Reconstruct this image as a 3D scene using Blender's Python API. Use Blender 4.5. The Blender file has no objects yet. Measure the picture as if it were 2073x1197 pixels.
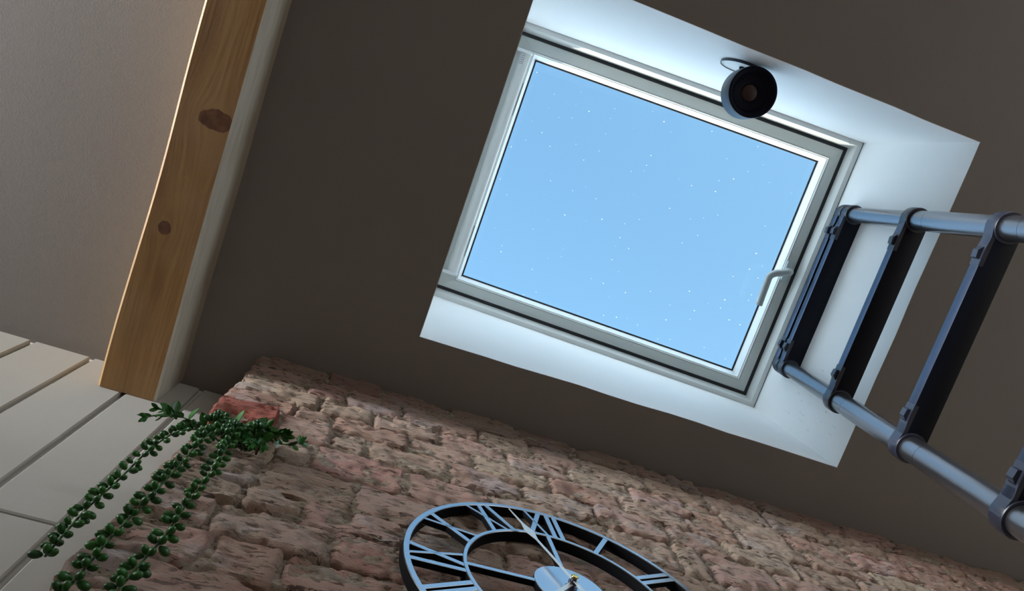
import bpy, bmesh, math, random
from mathutils import Vector, Matrix, noise
random.seed(11)
C = bpy.context.scene.collection
S = bpy.context.scene
PI = math.pi
# ------------------------------------------------------------------ camera
cam = bpy.data.cameras.new('camera'); co = bpy.data.objects.new('camera', cam); C.objects.link(co)
RIGHT = Vector((0.93833605, -0.33083864, -0.10035567))
DOWN = Vector((0.309208, 0.93293609, -0.18444691))
FWD = Vector((0.15464759, 0.14204241, 0.97770552))
M = Matrix((RIGHT, -DOWN, -FWD)).transposed().to_4x4()
co.matrix_world = M
cam.sensor_width = 36.0; cam.lens = 36.0 * 1450.5 / 2073.0; cam.clip_start = .02; cam.clip_end = 500
S.camera = co
# ------------------------------------------------------------------ sky, sun, added fill lamps, exposure
S.view_settings.view_transform = 'Standard'; S.view_settings.look = 'None'
S.view_settings.gamma = 1.0; S.view_settings.use_curve_mapping = False; S.view_settings.exposure = 0.0
S.cycles.use_denoising = True; S.cycles.max_bounces = 16; S.cycles.diffuse_bounces = 8
S.cycles.transparent_max_bounces = 16; S.cycles.sample_clamp_indirect = 8
W = bpy.data.worlds.new('sky'); S.world = W; W.use_nodes = True
wn = W.node_tree; wn.nodes.clear()
w_out = wn.nodes.new('ShaderNodeOutputWorld'); w_bg = wn.nodes.new('ShaderNodeBackground')
w_tc = wn.nodes.new('ShaderNodeTexCoord'); w_sx = wn.nodes.new('ShaderNodeSeparateXYZ'); w_r = wn.nodes.new('ShaderNodeValToRGB')
w_ma = wn.nodes.new('ShaderNodeMath'); w_ma.operation = 'MULTIPLY_ADD'; w_ma.inputs[1].default_value = .5; w_ma.inputs[2].default_value = .5
wn.links.new(w_tc.outputs['Generated'], w_sx.inputs[0]); wn.links.new(w_sx.outputs['Z'], w_ma.inputs[0]); wn.links.new(w_ma.outputs[0], w_r.inputs[0])
els = w_r.color_ramp.elements                        # clear sky: paler and brighter towards the horizon, plain ground below it
def sky_stop(z, c):
    e = els.new(z * .5 + .5); e.color = (*c, 1)
els[0].position = 0.0; els[0].color = (.30, .28, .24, 1)
els[1].position = 1.0; els[1].color = (.28, .60, .99, 1)
sky_stop(-.03, (.40, .38, .33)); sky_stop(.02, (5.6, 6.2, 7.0)); sky_stop(.35, (4.7, 6.0, 6.9)); sky_stop(.70, (1.88, 2.76, 3.62)); sky_stop(.86, (.34, .68, 1.06))
w_dot = wn.nodes.new('ShaderNodeVectorMath'); w_dot.operation = 'DOT_PRODUCT'; w_dot.inputs[1].default_value = (-.156, .972, .179)
def w_math(op, src, b, c=None):
    n = wn.nodes.new('ShaderNodeMath'); n.operation = op; n.inputs[1].default_value = b
    if c is not None: n.inputs[2].default_value = c
    wn.links.new(src, n.inputs[0]); return n.outputs[0]
wn.links.new(w_tc.outputs['Generated'], w_dot.inputs[0])
w_glow = w_math('MULTIPLY_ADD', w_math('POWER', w_math('MAXIMUM', w_dot.outputs['Value'], 0), 1.6), .82, .93)     # a clear sky is brighter round the sun
wn.links.new(w_r.outputs[0], w_bg.inputs[0]); wn.links.new(w_glow, w_bg.inputs[1])
wn.links.new(w_bg.outputs[0], w_out.inputs[0])
def sun(elev, dx):
    d = Vector((dx, -1, 0)).normalized() * math.cos(elev); d.z = -math.sin(elev)
    l = bpy.data.lights.new('sun', 'SUN'); l.energy = 9.0; l.angle = math.radians(.53); l.color = (1, .93, .80)
    o = bpy.data.objects.new('sun', l); C.objects.link(o)
    o.rotation_euler = d.to_track_quat('-Z', 'Y').to_euler(); o.location = (-1, 8, 4)
sun(math.radians(10.3), .16)
def area(name, loc, target, sx, sy, power, col):
    l = bpy.data.lights.new(name, 'AREA'); l.shape = 'RECTANGLE'; l.size = sx; l.size_y = sy; l.energy = power; l.color = col
    o = bpy.data.objects.new(name, l); C.objects.link(o); o.location = loc
    o.rotation_euler = (Vector(target) - Vector(loc)).to_track_quat('-Z', 'Y').to_euler(); return l
# added fill lamps: at the left wall opening, and under the closed ceiling
left_fill = area('added_left_fill', (-3.32, -.9, 1.66), (-.9, -.75, 2.15), 2.6, .30, 84, (.95, .97, 1.0)); left_fill.spread = 1.15
area('added_ceiling_fill', (1.5, -2.1, 1.905), (1.5, -1.9, 0), 1.3, 1.0, 84, (.93, .97, 1.0))
# ------------------------------------------------------------------ helpers
def mesh(name, verts, faces, mats, parent=None, smooth=False, mi=None):
    me = bpy.data.meshes.new(name); me.from_pydata([tuple(v) for v in verts], [], faces)
    for m in (mats if isinstance(mats, (list, tuple)) else [mats]): me.materials.append(m)
    if mi: me.polygons.foreach_set('material_index', mi)
    if smooth is True: me.polygons.foreach_set('use_smooth', [True] * len(me.polygons))
    elif smooth:
        me.polygons.foreach_set('use_smooth', [True] * len(me.polygons)); me.set_sharp_from_angle(angle=math.radians(smooth))
    me.update()
    o = bpy.data.objects.new(name, me); C.objects.link(o)
    if parent: o.parent = parent
    return o
def fin(bm, name, mat, parent=None, smooth=None, M=None):
    if M is not None: bm.transform(M)
    bmesh.ops.recalc_face_normals(bm, faces=bm.faces)
    me = bpy.data.meshes.new(name); bm.to_mesh(me); bm.free()
    for m in (mat if isinstance(mat, (list, tuple)) else [mat]): me.materials.append(m)
    if smooth:
        me.polygons.foreach_set('use_smooth', [True] * len(me.polygons)); me.set_sharp_from_angle(angle=math.radians(smooth))
    o = bpy.data.objects.new(name, me); C.objects.link(o)
    if parent: o.parent = parent
    return o
def add_box(bm, x0, x1, y0, y1, z0, z1, bev=0.0, M=None, seg=1):
    r = bmesh.ops.create_cube(bm, size=1.0); vs = r['verts']
    for v in vs: v.co = Vector(((x0 + x1) / 2 + v.co.x * (x1 - x0), (y0 + y1) / 2 + v.co.y * (y1 - y0), (z0 + z1) / 2 + v.co.z * (z1 - z0)))
    if bev:
        es = list({e for v in vs for e in v.link_edges})
        rr = bmesh.ops.bevel(bm, geom=es, offset=bev, segments=seg, affect='EDGES', profile=.5)
        vs = list({v for f in rr['faces'] for v in f.verts} | {v for v in vs if v.is_valid})
    if M is not None:
        for v in vs: v.co = M @ v.co
    return vs
def add_lathe(bm, prof, n=32, M=None, closed=False):
    rings = []
    for r, z in prof:
        rings.append([bm.verts.new((r * math.cos(2 * PI * k / n), r * math.sin(2 * PI * k / n), z)) for k in range(n)] if r > 1e-6 else [bm.verts.new((0, 0, z))])
    pairs = list(zip(rings, rings[1:])) + ([(rings[-1], rings[0])] if closed else [])
    for a, b in pairs:
        for k in range(n):
            k2 = (k + 1) % n
            if len(a) == 1 and len(b) == 1: continue
            if len(a) == 1: bm.faces.new((a[0], b[k2], b[k]))
            elif len(b) == 1: bm.faces.new((a[k], a[k2], b[0]))
            else: bm.faces.new((a[k], a[k2], b[k2], b[k]))
    if M is not None:
        for R in rings:
            for v in R: v.co = M @ v.co
def add_tube(bm, pts, rad, n=8, caps=True):
    pts = [Vector(p) for p in pts]; rads = rad if isinstance(rad, (list, tuple)) else [rad] * len(pts)
    t0 = (pts[1] - pts[0]).normalized(); up = Vector((0, 0, 1)) if abs(t0.z) < .9 else Vector((1, 0, 0))
    u = t0.cross(up).normalized(); rings = []
    for i, p in enumerate(pts):
        t = (pts[min(i + 1, len(pts) - 1)] - pts[max(i - 1, 0)]).normalized()
        u = (u - t * u.dot(t)).normalized(); v = t.cross(u)
        rings.append([bm.verts.new(p + (u * math.cos(2 * PI * k / n) + v * math.sin(2 * PI * k / n)) * rads[i]) for k in range(n)])
    for a, b in zip(rings, rings[1:]):
        for k in range(n): bm.faces.new((a[k], a[(k + 1) % n], b[(k + 1) % n], b[k]))
    if caps:
        bm.faces.new(rings[0][::-1]); bm.faces.new(rings[-1])
def frame_matrix(origin, x, z):
    z = Vector(z).normalized(); x = Vector(x); x = (x - z * x.dot(z)).normalized(); y = z.cross(x)
    m = Matrix((x, y, z)).transposed().to_4x4(); m.translation = Vector(origin); return m
def thing(name, label, cat, loc=(0, 0, 0), group=None):
    o = bpy.data.objects.new(name, None); C.objects.link(o); o.location = loc; o.empty_display_size = .05
    o['label'] = label; o['category'] = cat
    if group: o['group'] = group
    return o
def structure(o): o['kind'] = 'structure'; return o
def at(o, loc):          # put a mesh modelled about loc under an empty whose base is loc
    o.data.transform(Matrix.Translation(-Vector(loc))); return o
# ------------------------------------------------------------------ materials
class Mat:
    def __init__(s, name, col=(.5, .5, .5), rough=.5, metal=0.0):
        s.m = bpy.data.materials.new(name); s.m.use_nodes = True; s.t = s.m.node_tree; s.n = s.t.nodes
        s.b = s.n['Principled BSDF']; s.set(col, rough, metal)
        s.tc = s.n.new('ShaderNodeTexCoord'); s.v = s.tc.outputs['Object']
    def set(s, col, rough, metal):
        s.b.inputs['Base Color'].default_value = (*col, 1); s.b.inputs['Roughness'].default_value = rough; s.b.inputs['Metallic'].default_value = metal
    def node(s, t, **k):
        n = s.n.new(t)
        for a, v in k.items(): setattr(n, a, v)
        return n
    def link(s, a, b): s.t.links.new(a, b)
    def scaled(s, sc, rot=(0, 0, 0), vec=None):
        mp = s.node('ShaderNodeMapping'); s.link(vec or s.v, mp.inputs[0]); mp.inputs['Scale'].default_value = sc; mp.inputs['Rotation'].default_value = rot; return mp.outputs[0]
    def noise(s, scale, detail=4, rough=.5, vec=None, dist=0.0):
        n = s.node('ShaderNodeTexNoise'); n.inputs['Scale'].default_value = scale; n.inputs['Detail'].default_value = detail
        n.inputs['Roughness'].default_value = rough; n.inputs['Distortion'].default_value = dist; s.link(vec or s.v, n.inputs[0]); return n.outputs['Fac']
    def ramp(s, fac, stops, interp='LINEAR'):
        r = s.node('ShaderNodeValToRGB'); s.link(fac, r.inputs[0]); el = r.color_ramp.elements; r.color_ramp.interpolation = interp
        while len(el) < len(stops): el.new(.5)
        for e_, (p, c) in zip(el, stops):
            e_.position = p; e_.color = (*c, 1) if isinstance(c, (tuple, list)) else (c, c, c, 1)
        return r.outputs[0]
    def math(s, op, a, b=None, c=None):
        n = s.node('ShaderNodeMath', operation=op)
        for i, x in enumerate((a, b, c)):
            if x is None: continue
            if isinstance(x, (int, float)): n.inputs[i].default_value = x
            else: s.link(x, n.inputs[i])
        return n.outputs[0]
    def mix(s, fac, a, b, mode='MIX'):
        n = s.node('ShaderNodeMix', data_type='RGBA', blend_type=mode)
        if isinstance(fac, (int, float)): n.inputs[0].default_value = fac
        else: s.link(fac, n.inputs[0])
        for i, x in ((6, a), (7, b)):
            if isinstance(x, (tuple, list)): n.inputs[i].default_value = (*x, 1)
            else: s.link(x, n.inputs[i])
        return n.outputs[2]
    def color(s, c): s.link(c, s.b.inputs['Base Color']); return s
    def bump(s, h, strength=.3, dist=.01):
        b = s.node('ShaderNodeBump'); b.inputs['Strength'].default_value = strength; b.inputs['Distance'].default_value = dist
        s.link(h, b.inputs['Height']); s.link(b.outputs[0], s.b.inputs['Normal']); return s
def plaster(name, c1, c2, rough=.85):
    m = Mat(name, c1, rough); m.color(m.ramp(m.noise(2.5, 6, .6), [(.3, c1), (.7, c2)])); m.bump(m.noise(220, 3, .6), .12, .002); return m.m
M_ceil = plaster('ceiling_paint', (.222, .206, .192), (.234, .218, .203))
def reveal_m():
    m = Mat('reveal_paint', (.88, .89, .885), .6); c = m.ramp(m.noise(2.5, 6, .6), [(.3, (.87, .875, .87)), (.7, (.90, .90, .895))])
    # ladder scuffs on the lower corner of the well
    d = m.node('ShaderNodeVectorMath', operation='DISTANCE'); m.link(m.v, d.inputs[0]); d.inputs[1].default_value = (1.40, .345, 2.13)
    st = m.noise(42, 4, .6, m.scaled((1, 3.0, .55), (.5, 0, 0)))
    c = m.mix(m.math('MULTIPLY', m.ramp(st, [(.64, 0), (.70, .55)]), m.ramp(d.outputs['Value'], [(.06, 1), (.17, 0)])), c, (.16, .17, .20))
    m.color(c); m.bump(m.noise(220, 3, .6), .12, .002); return m.m
M_reveal = reveal_m()
M_wall = plaster('wall_paint', (.62, .60, .56), (.66, .64, .60))
def boards():
    m = Mat('board_paint', (.62, .61, .565), .6)
    m.color(m.ramp(m.noise(3, 4), [(.3, (.41, .405, .372)), (.7, (.445, .44, .408))])); m.bump(m.noise(60, 4, .6, m.scaled((4, 4, .5))), .1, .002); return m.m
M_board = boards()
def floorm():
    m = Mat('floor_oak', (.3, .17, .08), .45); m.color(m.ramp(m.noise(6, 6, .6, m.scaled((.3, 4, 1))), [(.3, (.12, .065, .032)), (.7, (.20, .11, .055))])); return m.m
M_floor = floorm()
M_frame = Mat('window_white_lacquer', (.69, .70, .68), .35).m
M_sash = Mat('sash_grey_lacquer', (.59, .615, .585), .4).m
M_bead = Mat('glazing_bead_white', (.82, .84, .84), .35).m
M_gasket = Mat('black_gasket', (.012, .013, .016), .6).m
M_handle = Mat('handle_silver_paint', (.45, .50, .50), .38, .2).m
M_line = Mat('seam_dark', (.05, .05, .048), .8).m
M_print = Mat('printed_grey', (.22, .25, .26), .6).m
def glassm():
    m = Mat('window_glass'); n = m.n; out = n['Material Output']
    tr = m.node('ShaderNodeBsdfTransparent'); tr.inputs[0].default_value = (.975, .985, .985, 1)
    gl = m.node('ShaderNodeBsdfGlossy'); gl.inputs['Roughness'].default_value = .02
    fr = m.node('ShaderNodeFresnel'); fr.inputs[0].default_value = 1.45
    mx = m.node('ShaderNodeMixShader'); m.link(m.math('MULTIPLY', fr.outputs[0], .5), mx.inputs[0]); m.link(tr.outputs[0], mx.inputs[1]); m.link(gl.outputs[0], mx.inputs[2])
    vo = m.node('ShaderNodeTexVoronoi', voronoi_dimensions='2D'); vo.inputs['Scale'].default_value = 22; m.link(m.v, vo.inputs[0])      # dried rain specks
    sp = m.node('ShaderNodeSeparateColor'); m.link(vo.outputs['Color'], sp.inputs[0])
    pick = m.math('POWER', sp.outputs[0], 6.0)
    dot = m.math('LESS_THAN', vo.outputs['Distance'], m.math('MULTIPLY', pick, .040))
    fine = m.math('MULTIPLY', m.math('GREATER_THAN', m.noise(230, 2), .82), .35)
    df = m.node('ShaderNodeBsdfTranslucent'); df.inputs[0].default_value = (.95, .95, .95, 1)
    mx2 = m.node('ShaderNodeMixShader'); m.link(m.math('MULTIPLY', m.math('MAXIMUM', dot, fine), .75), mx2.inputs[0])
    m.link(mx.outputs[0], mx2.inputs[1]); m.link(df.outputs[0], mx2.inputs[2]); m.link(mx2.outputs[0], out.inputs[0]); return m.m
M_glass = glassm()
def beam_mats():
    a = Mat('pine_underside', (.3, .15, .05), .6)
    sx = a.node('ShaderNodeSeparateXYZ'); a.link(a.v, sx.inputs[0]); X, Y = sx.outputs[0], sx.outputs[1]
    # grain runs along Y and swerves round two knots
    dist = None
    for kx, ky, ax, ay in ((-.505, .083, .047, .030), (-.549, .358, .018, .021)):
        dx = a.math('SUBTRACT', X, kx); dy = a.math('SUBTRACT', Y, ky)
        ex = a.math('DIVIDE', dx, ax); ey = a.math('DIVIDE', dy, ay)
        q = a.math('SQRT', a.math('ADD', a.math('MULTIPLY', ex, ex), a.math('MULTIPLY', ey, ey)))
        ey2 = a.math('MULTIPLY', ey, .6)
        fall = a.math('ADD', a.math('ADD', a.math('MULTIPLY', ex, ex), a.math('MULTIPLY', ey2, ey2)), 1.0)
        X = a.math('SUBTRACT', X, a.math('DIVIDE', dx, fall))
        dist = q if dist is None else a.math('MINIMUM', dist, q)
    cb = a.node('ShaderNodeCombineXYZ'); a.link(a.math('MULTIPLY', X, 1.0), cb.inputs[0]); a.link(a.math('MULTIPLY', Y, .04), cb.inputs[1])
    g1 = a.noise(130, 3, .6, cb.outputs[0]); g2 = a.noise(22, 3, .5, cb.outputs[0])
    g = a.math('ADD', a.math('MULTIPLY', g1, .45), a.math('MULTIPLY', g2, .55))
    base = a.ramp(g, [(.34, (.24, .122, .041)), (.5, (.36, .20, .068)), (.66, (.44, .265, .105))])
    base = a.mix(a.ramp(a.noise(5, 4), [(.45, 0), (.75, .45)]), base, (.42, .28, .16))
    wob = a.math('ADD', dist, a.math('MULTIPLY', a.noise(60, 3), .35))
    kn = a.ramp(wob, [(.95, 1.0), (1.25, 0.0)]); core = a.ramp(a.noise(45, 4), [(.3, (.10, .042, .018)), (.7, (.24, .11, .048))])
    base = a.mix(kn, base, core)
    ringm = a.ramp(wob, [(1.1, 0), (1.22, .8), (1.38, 0)])
    base = a.mix(ringm, base, (.07, .03, .012))
    a.color(base); a.bump(g, .25, .002)
    b = Mat('pine_limewashed_side', (.5, .5, .45), .75)
    gr = b.noise(70, 4, .6, b.scaled((1, .12, 1)))
    sz = b.node('ShaderNodeSeparateXYZ'); b.link(b.v, sz.inputs[0])
    wear = b.math('ADD', b.math('MULTIPLY', sz.outputs[2], 5.2), b.math('MULTIPLY', b.noise(7, 5, .65, b.scaled((1, .35, 1))), .55))
    # bare wane where the limewash thins out towards the ceiling
    col = b.mix(b.ramp(b.math('SUBTRACT', wear, 9.45), [(.28, 0), (.62, .85)]), (.58, .58, .51), (.20, .145, .095))
    col = b.mix(b.ramp(gr, [(.3, .35), (.55, 0)]), col, (.28, .24, .18)); b.color(col); b.bump(gr, .3, .003)
    return a.m, b.m
M_pine, M_lime = beam_mats()
def brickm():
    m = Mat('old_brick', (.4, .2, .15), .9)
    oi = m.node('ShaderNodeObjectInfo'); rnd = oi.outputs['Random']
    base = m.ramp(rnd, [(0, (.74, .42, .35)), (.18, (.78, .53, .44)), (.36, (.74, .57, .42)), (.52, (.67, .38, .31)), (.68, (.78, .62, .46)), (.84, (.74, .46, .39)), (1, (.64, .45, .32))])
    at_ = m.node('ShaderNodeAttribute', attribute_type='OBJECT', attribute_name='tint')
    geo = m.node('ShaderNodeNewGeometry'); P = geo.outputs['Position']
    st = m.scaled((1, 1, 3.2), vec=P); wide = m.scaled((1, 1, 1.7), vec=P)
    n1 = m.noise(14, 8, .65, st, 1.0); n2 = m.noise(60, 8, .8, st, .25); n3 = m.noise(170, 6, .8, st)
    base = m.mix(m.ramp(n1, [(.42, 0), (.66, .7)]), base, (.74, .60, .45))                                           # lime and mortar smears
    base = m.mix(m.ramp(m.noise(7, 6, .6, wide), [(.54, 0), (.72, .75)]), base, (.76, .72, .72))                     # grey bloom
    base = m.mix(m.ramp(m.noise(28, 6, .7, st), [(.60, 0), (.70, .6)]), base, (.46, .17, .12))                       # raw red where the skin has spalled
    base = m.mix(m.ramp(n3, [(.35, .5), (.47, 0), (.68, .25)]), base, (.27, .16, .12))
    fleck = m.ramp(m.noise(34, 4, .6, m.scaled((1, 1, 5), vec=P), .4), [(.385, 1), (.43, 0)])                        # long dark flecks where the face has weathered
    cmask = m.math('MULTIPLY', fleck, m.ramp(m.noise(11, 3, vec=P), [(.38, .2), (.58, 1)]))
    pit = m.ramp(n2, [(.33, 0), (.40, 1)])
    base = m.mix(m.math('MULTIPLY', m.math('SUBTRACT', 1.0, pit), .85), base, (.10, .045, .03))
    base = m.mix(m.math('MULTIPLY', cmask, .8), base, (.075, .038, .027))
    base = m.mix(m.math('MULTIPLY', m.ramp(n3, [(.3, .55), (.6, 1)]), at_.outputs['Fac']), base, (.50, .05, .02))
    tsh = m.node('ShaderNodeAttribute', attribute_type='OBJECT', attribute_name='top_shade')
    base = m.mix(tsh.outputs['Fac'], base, (.15, .085, .065))  # top course: shade under the ceiling put into the brick colour
    m.color(base)
    h = m.math('ADD', m.math('ADD', m.math('MULTIPLY', n1, .6), m.math('MULTIPLY', pit, .5)), m.math('ADD', m.math('MULTIPLY', n3, .8), m.math('MULTIPLY', n2, 1.1)))
    m.bump(m.math('SUBTRACT', h, m.math('MULTIPLY', cmask, 1.8)), 1.0, .010); return m.m
M_brick = brickm()
def mortarm():
    m = Mat('crumbling_mortar', (.4, .33, .24), .95)
    st = m.scaled((1, 1, 2.4))
    n1 = m.noise(22, 7, .7, st); n2 = m.noise(80, 7, .8, st)
    m.color(m.mix(m.ramp(n2, [(.40, .85), (.46, 0)]), m.ramp(n1, [(.3, (.24, .17, .12)), (.5, (.48, .38, .28)), (.72, (.70, .64, .55))]), (.07, .04, .027)))
    m.bump(m.math('ADD', n1, n2), 1.0, .012); return m.m
M_mortar = mortarm()
def metal(name, col, rough, me, sc=300):
    m = Mat(name, col, rough, me); m.bump(m.noise(sc, 3), .04, .001); return m.m
M_tube = metal('anodised_dark_tube', (.27, .28, .31), .30, .95)
M_rung = metal('rung_black_shaded', (.0025, .0045, .011), .5, 0); M_rung.node_tree.nodes['Principled BSDF'].inputs['IOR'].default_value = 1.3
M_front = metal('rung_blue_black_lit', (.085, .102, .150), .33, .9)  # lit copy of the rung black: skylight reflection put into the colour
M_plastic = metal('black_blue_plastic', (.018, .022, .040), .38, 0); M_plastic.node_tree.nodes['Principled BSDF'].inputs['IOR'].default_value = 1.7
M_rubber = Mat('black_rubber', (.01, .01, .01), .8).m
M_clock = metal('clock_face_sheen', (.52, .55, .60), .24, 1.0)
M_edge_shade = metal('clock_edge_shade', (.004, .0045, .006), .6, 0); M_edge_shade.node_tree.nodes['Principled BSDF'].inputs['IOR'].default_value = 1.2  # clock sides: shade painted in as a black material
M_hand = metal('clock_hand_metal', (.74, .71, .66), .38, .8)
M_gold = Mat('brass', (.75, .50, .12), .22, 1.0).m
M_lamp = metal('lamp_navy_black', (.0025, .0055, .017), .5, 0); M_lamp.node_tree.nodes['Principled BSDF'].inputs['IOR'].default_value = 1.25
M_lampbody = metal('lamp_grey_navy_body', (.05, .065, .09), .4, .2)
M_bulb = Mat('lamp_brown_lens', (.040, .018, .017), .35).m
def leafm(name, c1, c2, sc):
    m = Mat(name, c1, .38); oi = m.node('ShaderNodeObjectInfo'); m.color(m.ramp(oi.outputs['Random'], [(0, c1), (1, c2)])); m.bump(m.noise(sc, 2), .05, .001); return m.m
M_succ = leafm('succulent_bead_green', (.006, .055, .007), (.022, .13, .014), 200)
M_leaf = leafm('succulent_leaf_green', (.010, .08, .010), (.035, .16, .02), 200)
M_leafpale = Mat('pale_leaf_back', (.42, .55, .52), .4).m
M_stem = Mat('plant_stem_green', (.03, .12, .03), .5).m
M_twig = Mat('plant_root_brown', (.10, .05, .03), .8).m
# ------------------------------------------------------------------ room shell
ZC = 1.92; ZF = -1.5; YB = .776; YW = .639; XL = -.287
HX0, HX1, HY0, HY1 = .0995, 1.416, -.553, .468       # skylight hole in the ceiling
x0, x1, y0, y1 = -3.2, 2.75, -4.3, 1.0
def slab_with_hole(name, mat):
    bm = bmesh.new()
    def wob(t, a): return a * (noise.noise(Vector((t * 2.3, 7.1, .3))) )
    inner = []
    N = 14
    for i in range(N): t = i / N; inner.append((HX0 + t * (HX1 - HX0), HY0 + (wob(t * 3, .004) if i else 0)))
    for i in range(N): t = i / N; inner.append((HX1 + (wob(t * 3 + 9, .003) if i else 0), HY0 + t * (HY1 - HY0)))
    for i in range(N): t = i / N; inner.append((HX1 - t * (HX1 - HX0), HY1 + (wob(t * 3 + 20, .004) - .003 * math.sin(PI * t) if i else 0)))
    for i in range(N): t = i / N; inner.append((HX0 + (wob(t * 3 + 31, .0015) if i else 0), HY1 - t * (HY1 - HY0)))
    outer = []
    cs = [(x0, y0), (x1, y0), (x1, y1), (x0, y1)]
    for s in range(4):
        for i in range(N):
            t = i / N; a, b = cs[s], cs[(s + 1) % 4]; outer.append((a[0] + t * (b[0] - a[0]), a[1] + t * (b[1] - a[1])))
    L = len(inner)
    lo_i = [bm.verts.new((x, y, ZC)) for x, y in inner]; lo_o = [bm.verts.new((x, y, ZC)) for x, y in outer]
    hi_i = [bm.verts.new((x, y, ZC + .02)) for x, y in inner]; hi_o = [bm.verts.new((x, y, ZC + .02)) for x, y in outer]
    for k in range(L):
        j = (k + 1) % L
        bm.faces.new((lo_i[k], lo_i[j], lo_o[j], lo_o[k])); bm.faces.new((hi_i[k], hi_o[k], hi_o[j], hi_i[j]))
        bm.faces.new((lo_i[k], hi_i[k], hi_i[j], lo_i[j])); bm.faces.new((lo_o[k], lo_o[j], hi_o[j], hi_o[k]))
    return structure(fin(bm, name, mat)), inner
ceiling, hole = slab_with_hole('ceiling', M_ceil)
# skylight well: four reveal boards between ceiling and window frame
Z0W = 1.3672 * 1.92; SL = .135; TH = math.atan(SL); DX0, DX1, DY0, DY1 = .0995, 1.385, -.553, .4714
def wz(x): return Z0W - SL * x
def reveal(idx, pa, pb, qa, qb, out):
    N = 14
    lo = hole[idx * N:(idx + 1) * N] + [hole[((idx + 1) * N) % len(hole)]]
    vs = []; fs = []; K = 6
    for k in range(K + 1):
        for i, (hx, hy) in enumerate(lo):
            t = i / N; u = k / K
            tx = qa[0] + t * (qb[0] - qa[0]); ty = qa[1] + t * (qb[1] - qa[1])
            x = hx + (tx - hx) * u - out[0] * .0015; y = hy + (ty - hy) * u - out[1] * .0015; z = ZC - .0006 + (wz(tx) + .03 - ZC) * u
            vs.append((x, y, z))
    n = len(vs); ou = Vector(out) * .015
    vs += [tuple(Vector(v) + ou + Vector((0, 0, .012 if i <= N else 0))) for i, v in enumerate(vs)]
    Wd = N + 1
    for k in range(K):
        for i in range(N):
            a = k * Wd + i; fs.append((a, a + 1, a + 1 + Wd, a + Wd)); fs.append((n + a, n + a + Wd, n + a + 1 + Wd, n + a + 1))
    for i in range(N): fs.append((i, n + i, n + i + 1, i + 1)); b = K * Wd + i; fs.append((b, b + 1, n + b + 1, n + b))
    for k in range(K): a = k * Wd; fs.append((a, a + Wd, n + a + Wd, n + a)); b = a + N; fs.append((b, n + b, n + b + Wd, b + Wd))
    bm = bmesh.new(); bv = [bm.verts.new(v) for v in vs]
    for f in fs: bm.faces.new([bv[i] for i in f])
    return fin(bm, 'reveal_board', M_reveal, ceiling)
reveal(0, None, None, (DX0, DY0), (DX1, DY0), (0, -1, 0))
reveal(1, None, None, (DX1, DY0), (DX1, DY1), (1, 0, 0))
reveal(2, None, None, (DX1, DY1), (DX0, DY1), (0, 1, 0))
reveal(3, None, None, (DX0, DY1), (DX0, DY0), (-1, 0, 0))
# roof deck outside, around the window
def roof():
    bm = bmesh.new(); o = .035
    for a, b, c, d in ((x0, DX0 - .01, y0, y1), (DX1 + .01, x1, y0, y1), (DX0 - .01, DX1 + .01, y0, DY0 - .01), (DX0 - .01, DX1 + .01, DY1 + .01, y1)):
        vs = add_box(bm, a, b, c, d, 0, .04)
        for v in vs: v.co.z += wz(v.co.x) + o
    return structure(fin(bm, 'roof_deck', M_wall))
roof()
# floor and walls out of the frame (with two openings added to let light in)
def shell(name, boxes, mat):
    bm = bmesh.new()
    for b in boxes: add_box(bm, *b)
    return structure(fin(bm, name, mat))
shell('floor', [(x0, x1, y0, y1, ZF - .1, ZF)], M_floor)
shell('wall_left', [(x0 - .1, x0, y0, -2.2, ZF, ZC), (x0 - .1, x0, .4, y1, ZF, ZC), (x0 - .1, x0, -2.2, .4, ZF, 1.55), (x0 - .1, x0, -2.2, .4, 1.85, ZC)], M_wall)
shell('wall_right', [(x1, x1 + .1, y0, y1, ZF, ZC)], M_wall)
shell('wall_front', [(x0, -.5, y0 - .1, y0, ZF, ZC), (1.7, x1, y0 - .1, y0, ZF, ZC), (-.5, 1.7, y0 - .1, y0, .0, ZC), (-.5, 1.7, y0 - .1, y0, ZF, -1.25)], M_wall)
wall_back = shell('wall_back', [(x0, x1, YB + .014, y1, ZF, ZC - .0005)], M_wall)
# ------------------------------------------------------------------ painted boards on the wall beside the brickwork
gx = [-.832 - .144 * k for k in range(16, 0, -1)] + [-.832, -.685, -.541, -.4025, -.258]
for a, b in zip(gx, gx[1:]):
    joint = 1.172 if abs(a + .541) < .001 else None
    segs = [(ZF, 1.902)] if joint is None else [(ZF, joint - .003), (joint + .003, 1.902)]
    for k, (za, zb) in enumerate(segs):
        bm = bmesh.new(); g = .0058
        add_box(bm, a + g, b - g, YB, YB + .0135, za, zb, .0028)
        fin(bm, 'board', M_board, wall_back)
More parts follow.
